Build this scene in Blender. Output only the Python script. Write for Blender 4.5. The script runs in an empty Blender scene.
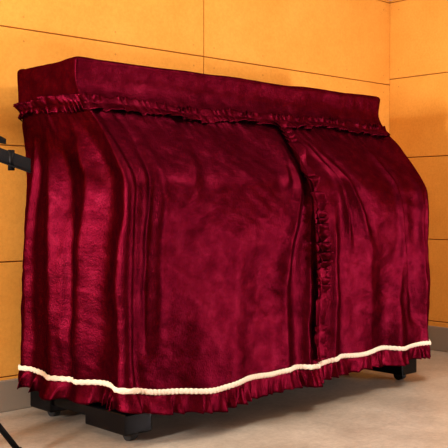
import bpy, bmesh, math, random
import numpy as np
from mathutils import Vector, Matrix
random.seed(3); rng=np.random.default_rng(5)
sc=bpy.context.scene
sc.view_settings.view_transform='Standard'
try: sc.view_settings.look='Medium High Contrast'
except Exception: sc.view_settings.look='None'
sc.view_settings.exposure=-0.05

# ---------------------------------------------------------------- materials
def mat(name,base,rough=.6,metal=0,spec=.5):
    m=bpy.data.materials.new(name); m.use_nodes=True
    b=m.node_tree.nodes['Principled BSDF']
    b.inputs['Base Color'].default_value=(*base,1); b.inputs['Roughness'].default_value=rough
    b.inputs['Metallic'].default_value=metal; b.inputs['Specular IOR Level'].default_value=spec
    return m,m.node_tree,b
def N(nt,t,**k):
    n=nt.nodes.new(t)
    for a,v in k.items(): setattr(n,a,v)
    return n
def noise(nt,scale,detail=4,rough=.6,coord='Object',mapscale=None,rot=None,dist=0):
    tc=N(nt,'ShaderNodeTexCoord'); n=N(nt,'ShaderNodeTexNoise')
    n.inputs['Scale'].default_value=scale; n.inputs['Detail'].default_value=detail; n.inputs['Roughness'].default_value=rough
    n.inputs['Distortion'].default_value=dist
    if mapscale:
        mp=N(nt,'ShaderNodeMapping'); mp.inputs['Scale'].default_value=mapscale
        if rot: mp.inputs['Rotation'].default_value=rot
        nt.links.new(tc.outputs[coord],mp.inputs[0]); nt.links.new(mp.outputs[0],n.inputs['Vector'])
    else: nt.links.new(tc.outputs[coord],n.inputs['Vector'])
    return n
def ramp(nt,src,stops):
    r=N(nt,'ShaderNodeValToRGB'); e=r.color_ramp.elements
    e[0].position=stops[0][0]; e[0].color=(*stops[0][1],1)
    e[1].position=stops[-1][0]; e[1].color=(*stops[-1][1],1)
    for p,c in stops[1:-1]:
        x=e.new(p); x.color=(*c,1)
    nt.links.new(src,r.inputs[0]); return r
def bumpn(nt,src,strength,dist=.01,prev=None):
    bp=N(nt,'ShaderNodeBump'); bp.inputs['Strength'].default_value=strength; bp.inputs['Distance'].default_value=dist
    nt.links.new(src,bp.inputs['Height'])
    if prev: nt.links.new(prev.outputs[0],bp.inputs['Normal'])
    return bp
def bump(nt,b,src,strength,dist=.01,prev=None):
    bp=bumpn(nt,src,strength,dist,prev); nt.links.new(bp.outputs[0],b.inputs['Normal']); return bp

def velvet(name,k=1.0):
    m=bpy.data.materials.new(name); m.use_nodes=True; nt=m.node_tree
    for n in list(nt.nodes): nt.nodes.remove(n)
    out=N(nt,'ShaderNodeOutputMaterial')
    n=noise(nt,7,5,.6,mapscale=(1,1,.6))
    ng=noise(nt,22,4,.6,mapscale=(1,1,1.1))
    r=ramp(nt,n.outputs[0],[(.3,(.0060,.0001,.0009)),(.55,(.0085,.0001,.0013)),(.75,(.0115,.0001,.0018))])
    rg=ramp(nt,ng.outputs[0],[(.3,(.042*k,.0016*k,.0060*k)),(.5,(.060*k,.0025*k,.0092*k)),(.7,(.084*k,.0046*k,.0145*k))])
    dif=N(nt,'ShaderNodeBsdfDiffuse'); gl=N(nt,'ShaderNodeBsdfAnisotropic'); sh=N(nt,'ShaderNodeBsdfSheen')
    nt.links.new(r.outputs[0],dif.inputs['Color']); nt.links.new(rg.outputs[0],gl.inputs['Color'])
    gl.inputs['Roughness'].default_value=.375
    sh.inputs['Color'].default_value=(.065,.0005,.0085,1); sh.inputs['Roughness'].default_value=.22
    n2=noise(nt,230,3,.7,mapscale=(1,1,.6)); n3=noise(nt,34,4,.58,mapscale=(1,1,1.5))
    b2=bumpn(nt,n3.outputs[0],.25,.009)
    b3=bumpn(nt,n2.outputs[0],.5,.0033,b2)
    for q in (dif,gl,sh): nt.links.new(b3.outputs[0],q.inputs['Normal'])
    a1=N(nt,'ShaderNodeAddShader'); a2=N(nt,'ShaderNodeAddShader')
    nt.links.new(dif.outputs[0],a1.inputs[0]); nt.links.new(gl.outputs[0],a1.inputs[1])
    nt.links.new(a1.outputs[0],a2.inputs[0]); nt.links.new(sh.outputs[0],a2.inputs[1])
    nt.links.new(a2.outputs[0],out.inputs[0])
    return m
M_vel=velvet('burgundy_velvet'); M_ruf=velvet('burgundy_velvet_ruffle',1.15)

m_panel,nt,b=mat('orange_acoustic_panel',(.75,.33,.06),.85,0,.15)
n=noise(nt,3.5,6,.65)
r=ramp(nt,n.outputs[0],[(.3,(.72,.350,.070)),(.5,(.76,.380,.080)),(.72,(.80,.410,.092))])
n2=noise(nt,90,4,.75)
mx=N(nt,'ShaderNodeMix'); mx.data_type='RGBA'; mx.blend_type='MULTIPLY'; mx.inputs[0].default_value=.35
nt.links.new(r.outputs[0],mx.inputs[6])
r2=ramp(nt,n2.outputs[0],[(.35,(.76,.7,.64)),(.6,(1,1,1))]); nt.links.new(r2.outputs[0],mx.inputs[7])
nt.links.new(mx.outputs[2],b.inputs['Base Color']); bump(nt,b,n2.outputs[0],.25,.004)
m_seam,_,_=mat('panel_gap_brown',(.38,.17,.035),.9)
m_hole,_,_=mat('screw_dimple',(.56,.26,.05),.9)
m_floor,nt,b=mat('beige_stone_floor',(.35,.3,.25),.32,0,.5)
n=noise(nt,2.6,8,.72); n2=noise(nt,50,6,.8)
r=ramp(nt,n.outputs[0],[(.3,(.31,.265,.21)),(.55,(.46,.40,.325)),(.75,(.60,.535,.44))])
mx=N(nt,'ShaderNodeMix'); mx.data_type='RGBA'; mx.blend_type='MULTIPLY'; mx.inputs[0].default_value=.65
r2=ramp(nt,n2.outputs[0],[(.3,(.55,.53,.50)),(.6,(1,1,1))])
nt.links.new(r.outputs[0],mx.inputs[6]); nt.links.new(r2.outputs[0],mx.inputs[7]); nt.links.new(mx.outputs[2],b.inputs['Base Color'])
bump(nt,b,n2.outputs[0],.2,.003)
m_base,nt,b=mat('grey_baseboard_paint',(.27,.225,.175),.6)
m_white,_,_=mat('white_paint',(.8,.77,.7),.7)
m_plain,_,_=mat('orange_wall_plain',(.78,.36,.075),.9)
m_black,_,_=mat('black_piano_lacquer',(.003,.003,.004),.22,0,.18)
m_rub,_,_=mat('black_rubber',(.012,.012,.012),.6)
m_metal,_,_=mat('black_stand_metal',(.005,.005,.006),.5,0,.15)
m_brass,_,_=mat('brass',(.6,.42,.14),.3,1)
m_ivory,_,_=mat('ivory_key',(.8,.78,.7),.3)
m_cream,nt,b=mat('cream_braid',(.66,.57,.45),.9)
n=noise(nt,140,2,.6); bump(nt,b,n.outputs[0],.6,.004)

# ---------------------------------------------------------------- mesh helpers
def box(bm,x0,x1,y0,y1,z0,z1,mi=0,bev=0):
    vs=[bm.verts.new((x,y,z)) for z in (z0,z1) for y in (y0,y1) for x in (x0,x1)]
    fs=[bm.faces.new([vs[i] for i in f]) for f in ((0,2,3,1),(4,5,7,6),(0,1,5,4),(2,6,7,3),(0,4,6,2),(1,3,7,5))]
    for f in fs: f.material_index=mi
    if bev:
        es=list({e for f in fs for e in f.edges})
        rr=bmesh.ops.bevel(bm,geom=es,offset=bev,segments=2,affect='EDGES',profile=.5)
        for f in rr['faces']: f.material_index=mi
def cyl(bm,p,q,r0,r1=None,seg=16,mi=0):
    p=Vector(p);q=Vector(q); r1=r0 if r1 is None else r1
    d=q-p; rot=d.to_track_quat('Z','Y').to_matrix().to_4x4()
    rr=bmesh.ops.create_cone(bm,cap_ends=True,segments=seg,radius1=r0,radius2=r1,depth=d.length,matrix=Matrix.Translation((p+q)/2)@rot)
    for f in {f for v in rr['verts'] for f in v.link_faces}: f.material_index=mi; f.smooth=len(f.verts)==4
def obj(name,bm,mats,parent=None):
    bmesh.ops.recalc_face_normals(bm,faces=bm.faces)
    me=bpy.data.meshes.new(name); bm.to_mesh(me); bm.free()
    for m in mats: me.materials.append(m)
    o=bpy.data.objects.new(name,me); sc.collection.objects.link(o)
    if parent: o.parent=parent
    return o
def empty(name,loc=(0,0,0)):
    o=bpy.data.objects.new(name,None); sc.collection.objects.link(o); return o
def grid(name,P,mats,closed_u=False,parent=None,thick=0):
    nv,nu,_=P.shape
    verts=P.reshape(-1,3); faces=[]
    i=np.arange(nv-1)[:,None]; j=np.arange(nu if closed_u else nu-1)[None,:]
    j2=(j+1)%nu
    F=np.stack([i*nu+j,i*nu+j2,(i+1)*nu+j2,(i+1)*nu+j],-1).reshape(-1,4)
    me=bpy.data.meshes.new(name); me.from_pydata(verts.tolist(),[],F.tolist())
    me.polygons.foreach_set('use_smooth',[True]*len(me.polygons)); me.update()
    for m in mats: me.materials.append(m)
    o=bpy.data.objects.new(name,me); sc.collection.objects.link(o)
    if parent: o.parent=parent
    if thick:
        s=o.modifiers.new('thickness','SOLIDIFY'); s.thickness=thick; s.offset=0
    return o

# ---------------------------------------------------------------- room
XR,YB=3.977,2.939; XL,YF=-1.6,-2.2; ZC=2.25
bm=bmesh.new(); box(bm,XL-.1,XR+.1,YF-.1,YB+.1,-.1,0); obj('floor',bm,[m_floor])
bm=bmesh.new(); box(bm,XL-.1,XR+.1,YF-.1,YB+.1,ZC,ZC+.1); obj('ceiling',bm,[m_white])
bm=bmesh.new(); g=.0040; T=.015
box(bm,XL,XR+.1,YB+T-.002,YB+.1,0,ZC,1)
zs=[.125,.55,.98,1.415,1.86]; xs=[XL,-.98,.82,2.62,XR+.004]
zb=[0]+zs+[ZC]
for a,c in zip(zb[:-1],zb[1:]):
    for x0,x1 in zip(xs[:-1],xs[1:]):
        box(bm,x0+g/2,x1-g/2,YB,YB+T,a+g/2,c-g/2,0,.002)
        for xx in np.arange(x0+.06,x1-.03,(x1-x0-.12)/4-1e-4):
            for zz in (a+.045,c-.045):
                if c-a>.2: cyl(bm,(xx,YB-.0006,zz),(xx,YB+.003,zz),.004,seg=10,mi=2)
obj('wall_back',bm,[m_panel,m_seam,m_hole])
bm=bmesh.new()
box(bm,XR+T-.002,XR+.1,YF,YB+T-.003,0,ZC,1)
zs=[.15,.58,1.015,1.445,1.86]; ys=[YF,-1.0,.8,YB+.002]
zb=[0]+zs+[ZC]
for a,c in zip(zb[:-1],zb[1:]):
    for y0,y1 in zip(ys[:-1],ys[1:]):
        box(bm,XR,XR+T,y0+g/2,y1-g/2,a+g/2,c-g/2,0,.002)
        for yy in np.arange(y0+.06,y1-.03,(y1-y0-.12)/4-1e-4):
            for zz in (a+.045,c-.045):
                if c-a>.2: cyl(bm,(XR-.0006,yy,zz),(XR+.003,yy,zz),.004,seg=10,mi=2)
obj('wall_right',bm,[m_panel,m_seam,m_hole])
bm=bmesh.new(); box(bm,XL-.1,XL,YF,YB,0,ZC); obj('wall_left',bm,[m_plain])
bm=bmesh.new(); box(bm,XL,XR,YF-.1,YF,0,ZC); obj('wall_front',bm,[m_plain])
bm=bmesh.new(); box(bm,XL,XR-.018,YB-.018,YB,0,.115,0,.003); obj('baseboard_back',bm,[m_base])
bm=bmesh.new(); box(bm,XR-.018,XR,YF,YB,0,.125,0,.003); obj('baseboard_right',bm,[m_base])
bm=bmesh.new(); box(bm,XL,XR-.03,YB-.03,YB,1.872,ZC,0,.003); obj('trim_back',bm,[m_white])
bm=bmesh.new(); box(bm,XR-.03,XR,YF,YB,1.872,ZC,0,.003); obj('trim_right',bm,[m_white])

# ---------------------------------------------------------------- piano (under the cover)
piano=empty('upright_piano')
X0,X1=1.643,3.269; BY=2.85
bm=bmesh.new()
px0,px1=X0+.06,X1-.06
box(bm,px0,px1,2.52,BY-.03,.13,1.16,0,.005)
box(bm,px0-.01,px1+.01,2.50,BY-.02,1.16,1.20,0,.006)
obj('case',bm,[m_black],piano)
bm=bmesh.new()
box(bm,px0,px1,2.32,2.52,.60,.68,0,.006)
for a in (px0,px1-.06): box(bm,a,a+.06,2.32,2.52,.68,.78,0,.01)
box(bm,px0+.06,px1-.06,2.325,2.46,.68,.70,1)
box(bm,px0+.06,px1-.06,2.34,2.52,.755,.775,0,.006)
obj('keybed',bm,[m_black,m_ivory],piano)
bm=bmesh.new()
for a,o_ in ((px0-.035,.045),(px1-.075,.01)):
    box(bm,a,a+.11,2.245,2.47,.030,.100,0,.006)
    box(bm,a+.01,a+.10,2.47,2.70,.055,.105,0,.004)
    box(bm,a,a+.11,2.68,BY-.03,.030,.100,0,.006)
    box(bm,a+o_,a+o_+.055,2.33,2.39,.095,.60,0,.006)
box(bm,px0+.075,px1-.075,2.47,2.52,.05,.16,0,.004)
box(bm,px0+.075,px1-.075,2.72,2.80,.05,.16,0,.004)
obj('plinth',bm,[m_black],piano)
bm=bmesh.new()
for a in (px0+.022,px1-.022):
    for yy in (2.295,BY-.10):
        cyl(bm,(a-.014,yy,.024),(a+.014,yy,.024),.024,seg=24)
        for s in (-.02,.017): box(bm,a+s,a+s+.003,yy-.012,yy+.012,.02,.040)
obj('casters',bm,[m_rub],piano)
bm=bmesh.new()
for k in (-.09,0,.09):
    cxm=(px0+px1)/2+k
    box(bm,cxm-.02,cxm+.02,2.37,2.47,.075,.09,0,.005)
obj('pedals',bm,[m_brass],piano)

# ---------------------------------------------------------------- velvet cover
cover=empty('velvet_piano_cover')
ZT=1.249
def hermite(z,zs,ys):
    zs=np.array(zs);ys=np.array(ys)
    m=np.gradient(ys,zs)
    i=np.clip(np.searchsorted(zs,z)-1,0,len(zs)-2)
    h=zs[i+1]-zs[i]; t=np.clip((z-zs[i])/h,0,1)
    return ((2*t**3-3*t**2+1)*ys[i]+(t**3-2*t**2+t)*h*m[i]+(-2*t**3+3*t**2)*ys[i+1]+(t**3-t**2)*h*m[i+1])
def yfront(z): return hermite(z,[0.0,.3,.6,.78,.85,.93,1.09,1.13,1.30],[2.185,2.195,2.205,2.208,2.222,2.285,2.425,2.455,2.464])
def xl(z): return X0+hermite(z,[0,.5,1.08,1.13,1.3],[.0,.006,.012,.0,.0])
def xr(z): return X1-hermite(z,[0,.5,1.08,1.13,1.3],[-.01,-.006,.0,.0,.0])
SL,SF,SR,SB=.40,1.626,.40,1.626
TOT=SL+SF+SR+SB
def section(s,z):
    yf=yfront(z);a=xl(z);c=xr(z)
    s=np.mod(s,TOT)
    t1=np.clip(s/SL,0,1); t2=np.clip((s-SL)/SF,0,1); t3=np.clip((s-SL-SF)/SR,0,1); t4=np.clip((s-SL-SF-SR)/SB,0,1)
    x=a+(c-a)*t2-(c-a)*t4
    y=BY+(yf-BY)*t1+(BY-yf)*t3
    return x,y
def sstep(a,b,x):
    t=np.clip((x-a)/(b-a),0,1); return t*t*(3-2*t)
def smoothsec(s,z):
    w=.021-.008*sstep(1.10,1.15,z)
    xs_=0;ys_=0;ks=np.linspace(-1,1,9); ws=1-.8*ks**2; ws/=ws.sum()
    for k,q in zip(ks,ws):
        x,y=section(s+k*w,z); xs_=xs_+q*x; ys_=ys_+q*y
    return xs_,ys_
tab=rng.random((64,64))*2-1
def vn(x,y):
    xi=np.floor(x).astype(int);yi=np.floor(y).astype(int);fx=x-xi;fy=y-yi
    fx=fx*fx*fx*(fx*(fx*6-15)+10);fy=fy*fy*fy*(fy*(fy*6-15)+10)
    g=lambda a,b:tab[a%64,b%64]
    return (g(xi,yi)*(1-fx)+g(xi+1,yi)*fx)*(1-fy)+(g(xi,yi+1)*(1-fx)+g(xi+1,yi+1)*fx)*fy
SPL_Z=[0,.2,.5,.7,.86,.95,1.09,1.3]; SPL_X=[2.490,2.490,2.505,2.495,2.465,2.490,2.535,2.54]
def s_split(z): return SL+(hermite(z,SPL_Z,SPL_X)-X0)
RID=[(.05,.02,.015,.015,1.05,-.2),
     (.12,.15,.030,.040,1.04,-.2),(.20,.175,.012,.008,.8,.1),
     (.27,.24,.036,.038,1.08,-.2),
     (.385,.392,.023,.027,1.10,-.2),
     (SL+.11,SL+.065,.024,-.020,1.06,.2),
     (SL+.38,SL+.02,.035,.012,1.06,.70),
     (SL+.50,SL+.40,.07,.015,.75,-.2),
     (SL+.66,SL+.68,.036,.018,.70,-.2),
     (SL+.855,SL+.42,.022,.014,1.07,.70),(SL+.85,SL+.60,.025,.018,1.06,.40),(SL+.855,SL+.78,.014,.011,1.07,.0),
     (SL+.94,SL+1.18,.017,.019,1.07,.55),(SL+.96,SL+1.34,.025,.021,1.06,.55),(SL+.98,SL+.96,.028,.022,.8,-.2),
     (SL+1.16,SL+1.20,.05,.018,.7,-.2),
     (SL+1.36,SL+1.46,.021,.018,1.07,.2),(SL+1.42,SL+1.38,.035,.018,.7,-.2),(SL+1.54,SL+1.57,.025,.024,.95,-.2),
     (SL+SF+.1,SL+SF+.1,.03,.02,1.0,-.2),(SL+SF+.25,SL+SF+.25,.03,.02,1.0,-.2)]
def disp(s,z):
    d=np.zeros(np.broadcast(s,z).shape)
    below=sstep(1.09,1.04,z)
    for st,sb,w,a,zh,zl in RID:
        tt=np.clip((z-.15)/.95,0,1)
        c=sb+(st-sb)*tt**1.15+.008*np.sin(z*5+st*40)
        e=sstep(zh,zh-.22,z)*sstep(zl,zl+.2,z)
        ww=w*(1.15-.35*tt)
        q=(s-c)/ww
        d=d+a*e*(np.exp(-(q*q+.02)**.75)-.40*np.exp(-((s-c-ww*1.7)/ww)**2))
    low=sstep(.85,.15,z)
    d=d+low*.014*vn(s*6+3,z*1.2)+low*.005*vn(s*15+9,z*1.5)
    d=d+below*(.008*vn(s*6+z*5,z*4+1)+.0030*vn(s*12-z*11,z*9+15)+.0012*vn(s*22+z*26,z*20+33))+.0007*vn(s*30-z*9,z*14+7)
    d=d+.0022*vn(s*50+z*6,z*5)*sstep(1.08,1.07,z)*sstep(.98,1.06,z)
    cap=1-below
    d=d+cap*(.005*vn(s*8+20,z*9)+.0015*vn(s*22,z*14))-cap*.004*np.exp(-((z-1.17)/.04)**2)
    f=np.exp(-((s-(SL+.40))/.27)**2)*sstep(.6,.12,z)
    d=d+.050*f
    d=d+.026*np.exp(-((s-(SL+.45))/.26)**2)*np.exp(-((z-.60)/.20)**2)+.016*np.exp(-((s-(SL+1.22))/.22)**2)*np.exp(-((z-.62)/.2)**2)
    q=s-s_split(z)
    d=d+.018*below*sstep(-.16,-.005,q)*(1-sstep(-.002,.008,q))
    return d
def hem(s):
    return .172+.004*np.sin(s*9)+.004*np.sin(s*23+1)-.012*np.exp(-((s-(SL+.30))/.2)**2)+.024*np.exp(-((s-(SL-.01))/.10)**2)
def surf(s,z,off=0.0):
    x,y=smoothsec(s,z)
    e=.004
    xa,ya=smoothsec(s-e,z); xb,yb=smoothsec(s+e,z)
    tx,ty=xb-xa,yb-ya; L=np.hypot(tx,ty)+1e-9
    nx,ny=ty/L,-tx/L
    d=disp(s,z)+off
    bk=(s>SL+SF+SR-.02)
    d=np.where(bk,np.clip(d,-.01,.01)+off*0,d)
    return np.stack([x+nx*d,y+ny*d,z+0*x],-1)
NU=1500; NVv=240
s=np.linspace(0,TOT,NU,endpoint=False)
S=s[None,:]
v=np.linspace(0,1,NVv)[:,None]
r=.014
Zm=ZT-r-v*(ZT-r-hem(S)+.0)
Pm=surf(np.broadcast_to(S,Zm.shape),Zm)
ctr=np.array([(X0+X1)/2,(2.464+BY)/2])
top=[]
sag=.0035*vn(s*5+11,s*0+3)+.0015*vn(s*14+2,s*0+6)
for k in range(1,7):
    a=k/6*math.pi/2
    p=surf(s,np.full(NU,ZT-r))
    q=p.copy(); ins=r*(1-math.cos(a))
    hx=(X1-X0)/2; hy=(BY-2.464)/2
    q[:,0]=ctr[0]+(p[:,0]-ctr[0])*(1-ins/hx); q[:,1]=ctr[1]+(p[:,1]-ctr[1])*(1-ins/hy); q[:,2]=ZT-r+r*math.sin(a)+sag*math.sin(a)
    top.append(q)
for k in range(1,14):
    t=k/13; q=top[5].copy(); f=1-t*.999
    q[:,0]=ctr[0]+(top[5][:,0]-ctr[0])*f; q[:,1]=ctr[1]+(top[5][:,1]-ctr[1])*f
    q[:,2]=ZT+sag*(1-t)-.006*math.sin(min(1,t*1.5)*math.pi/2)+.0025*vn(q[:,0]*12,q[:,1]*12)*min(1,t*4)
    top.append(q)
P=np.concatenate([np.stack(top[::-1]),Pm],0)
grid('drape',P,[M_vel],True,cover)

def strip_h(name,s0,s1,zc,h0,h1,n,rows,amp,freq,edgeamp,mats,base_off=.004,both=False,thick=.0015,zw=.0):
    ss=np.linspace(s0,s1,n); t=np.linspace(0,1,rows)
    ph=freq*ss+7*vn(ss*7,ss*0+2)+4*vn(ss*19,ss*0+8)
    out=[]
    for tt in t:
        zc_=zc(ss)
        hv=1+.22*vn(ss*26,ss*0+(50 if tt<.5 else 55))+.12*vn(ss*60,ss*0+33)
        z=zc_+(h0+(h1-h0)*tt)*(hv if both else 1)
        if both: w=abs(tt-.5)*2
        else: w=tt
        am=amp*np.clip(.75+.8*vn(ss*16,ss*0+30),.2,1.6)
        sg=np.sign(tt-.5) if both else -1
        off=base_off+am*w*(1+np.sin(ph+(tt-.5)*1.6+(.9 if sg>0 else 0)))+.003*w
        p2=surf(ss+ .6*am*w*np.cos(ph),np.clip(z,.02,2),0)
        pz=z+edgeamp*w*(np.sin(ph*1.0+.8+(1.7 if sg>0 else 0))+.6*vn(ss*40,ss*0+21))*sg+zw*w*vn(ss*9,ss*0+5)
        e=.004;xa,ya=smoothsec(ss-e,z);xb,yb=smoothsec(ss+e,z);L=np.hypot(xb-xa,yb-ya)+1e-9
        nx,ny=(yb-ya)/L,-(xb-xa)/L
        out.append(np.stack([p2[:,0]+nx*off,p2[:,1]+ny*off,pz],-1))
    return grid(name,np.stack(out),mats,False,cover,thick)
S_END=SL+SF+SR
strip_h('top_ruffle',0.0,S_END,lambda q:1.095+.005*np.sin(q*5)+.004*np.sin(q*13),.024,-.026,3600,13,.0095,165,.003,[M_ruf],.003,True)
strip_h('hem_ruffle_left',0.0,s_split(.2)+.01,hem,-.004,-.066,2600,10,.012,95,.002,[M_ruf],.001,zw=.006)
strip_h('hem_ruffle_right',s_split(.2)-.01,S_END,lambda q:hem(q)+.0,-.004,-.066,2000,10,.011,95,.002,[M_ruf],-.001,zw=.006)
def braid(name,a,b_,off):
    n=1600; ss=np.linspace(a,b_,n); out=[]
    for th in np.linspace(0,2*math.pi,13)[:-1]:
        z=hem(ss)+.0090*math.cos(th)+.0010*np.sin(ss*400)*math.cos(th)
        o=off+.004*math.sin(th)+.0008*np.sin(ss*500)
        out.append(surf(ss,z,0)+0)
        e=.004;xa,ya=smoothsec(ss-e,z);xb,yb=smoothsec(ss+e,z);L=np.hypot(xb-xa,yb-ya)+1e-9
        out[-1][:,0]+=(yb-ya)/L*o; out[-1][:,1]+=-(xb-xa)/L*o
    out.append(out[0])
    return grid(name,np.stack(out),[m_cream],False,cover)
braid('cream_braid',0.0,S_END,.006)
nz=1800; cols=13
zz=np.linspace(1.09,.185,nz)
dl=np.concatenate([[0],np.cumsum(np.hypot(np.diff(zz),np.diff(yfront(zz))))])
ph=dl*130+6*vn(dl*8,dl*0+12)+3*vn(dl*25,dl*0+18)
cs=s_split(zz)
out=[]
for t in np.linspace(-1,1,cols):
    w=abs(t); half=.028*(1+.25*vn(dl*22,dl*0+(3 if t>0 else 9)))
    am=.013*np.clip(.85+.7*vn(dl*12,dl*0+40),.35,1.6)
    o=.010+am*w*(1+np.sin(ph+t*.9))+.004*w
    ss=cs+t*half+.005*w*np.sign(t)*np.sin(ph+1+t)
    z2=zz+.5*am*w*np.cos(ph)
    p=surf(cs-.012+0*ss,z2,0); p0=surf(ss,z2,0)
    p0[:,1]=np.minimum(p[:,1],p0[:,1])-o
    out.append(p0)
grid('front_split_ruffle',np.stack(out),[M_ruf],False,cover,.0015)

# ---------------------------------------------------------------- music stand
stand=empty('folding_music_stand')
C=Vector((1.12,2.52,0))
bm=bmesh.new()
cyl(bm,C+Vector((0,0,.16)),C+Vector((0,0,.60)),.011)
cyl(bm,C+Vector((0,0,.55)),C+Vector((0,0,.97)),.008)
cyl(bm,C+Vector((0,0,.36)),C+Vector((0,0,.41)),.018)
cyl(bm,C+Vector((0,0,.16)),C+Vector((0,0,.19)),.016)
cyl(bm,C+Vector((0,0,.56)),C+Vector((0,0,.60)),.016)
foot=Vector((1.362,2.352,.01)); a0=math.atan2(foot.y-C.y,foot.x-C.x); R=(foot-C).to_2d().length
for k in range(3):
    a=a0+k*2*math.pi/3; d=Vector((math.cos(a),math.sin(a),0))
    cyl(bm,C+d*.015+Vector((0,0,.385)),C+d*R+Vector((0,0,.012)),.009)
    cyl(bm,C+d*.012+Vector((0,0,.175)),C+d*R*.55+Vector((0,0,.18)),.004)
    cyl(bm,C+d*(R-.012)+Vector((0,0,.026)),C+d*(R+.006)+Vector((0,0,.004)),.014,mi=0)
obj('tripod',bm,[m_metal],stand)
u=Vector((.80,-.60,-.36)).normalized(); w_=Vector((.60,.80,0)); up=(w_*.95+Vector((0,0,.30))).normalized()
Dc=C+Vector((0,0,1.0))
bm=bmesh.new()
def flat(a,b,wv,th):
    a=Vector(a);b=Vector(b);n=(b-a).cross(wv).normalized()*th
    vs=[bm.verts.new(p) for p in (a-wv-n,a+wv-n,b+wv-n,b-wv-n,a-wv+n,a+wv+n,b+wv+n,b-wv+n)]
    for f in ((0,1,2,3),(7,6,5,4),(0,4,5,1),(1,5,6,2),(2,6,7,3),(3,7,4,0)): bm.faces.new([vs[i] for i in f])
lo=Dc-up*.02
LN=.350
flat(lo-u*LN,lo+u*LN,Vector((0,0,.021)),.005)
flat(lo-u*LN-Vector((0,0,.020)),lo+u*LN-Vector((0,0,.020)),-w_*.02,.002)
flat(lo-u*.25+up*.16,lo+u*.25+up*.16,Vector((0,0,.008)),.004)
flat(lo,lo+up*.28,u*.009,.003)
for s_ in (-1,1):
    flat(lo+u*.02*s_,lo+u*.25*s_+up*.16,Vector((0,0,.008)),.004)
    flat(lo+u*.25*s_+up*.16,lo+u*.06*s_+up*.28,Vector((0,0,.008)),.004)
    cyl(bm,lo+u*.29*s_-Vector((0,0,.034)),lo+u*.29*s_+Vector((0,0,.026)),.010)
obj('desk',bm,[m_metal],stand)

# ---------------------------------------------------------------- lights
def area(name,loc,target,size,power,col,sy=None):
    l=bpy.data.lights.new(name,'AREA'); l.energy=power; l.color=col; l.shape='RECTANGLE'; l.size=size; l.size_y=sy or size
    o=bpy.data.objects.new(name,l); sc.collection.objects.link(o); o.location=loc
    o.rotation_euler=(Vector(target)-Vector(loc)).to_track_quat('-Z','Y').to_euler(); return o
area('ceiling_light',(2.5,1.2,2.22),(2.5,1.3,0),.5,29,(1,.95,.88),.5)
area('window_light',(-1.4,1.85,1.2),(1.8,2.5,.7),.35,132,(1,.96,.94),.5)
area('added_sheen_light',(3.75,.2,.5),(1.9,2.2,.5),.35,36,(1,.94,1.0),.35)  # added light without a fixture, aimed to raise the sheen mid-front on the velvet
w=bpy.data.worlds.new('world'); sc.world=w; w.use_nodes=True
w.node_tree.nodes['Background'].inputs[0].default_value=(1,.9,.8,1); w.node_tree.nodes['Background'].inputs[1].default_value=.2

# ---------------------------------------------------------------- camera
cam=bpy.data.cameras.new('camera'); co=bpy.data.objects.new('camera',cam); sc.collection.objects.link(co)
cam.sensor_width=36; cam.lens=888/448*36; cam.clip_start=.01
co.location=(0,0,.76)
yaw=math.radians(43.0); pitch=-math.atan(19/888)
f=Vector((math.sin(yaw)*math.cos(pitch),math.cos(yaw)*math.cos(pitch),math.sin(pitch)))
co.rotation_euler=f.to_track_quat('-Z','Y').to_euler()
sc.camera=co
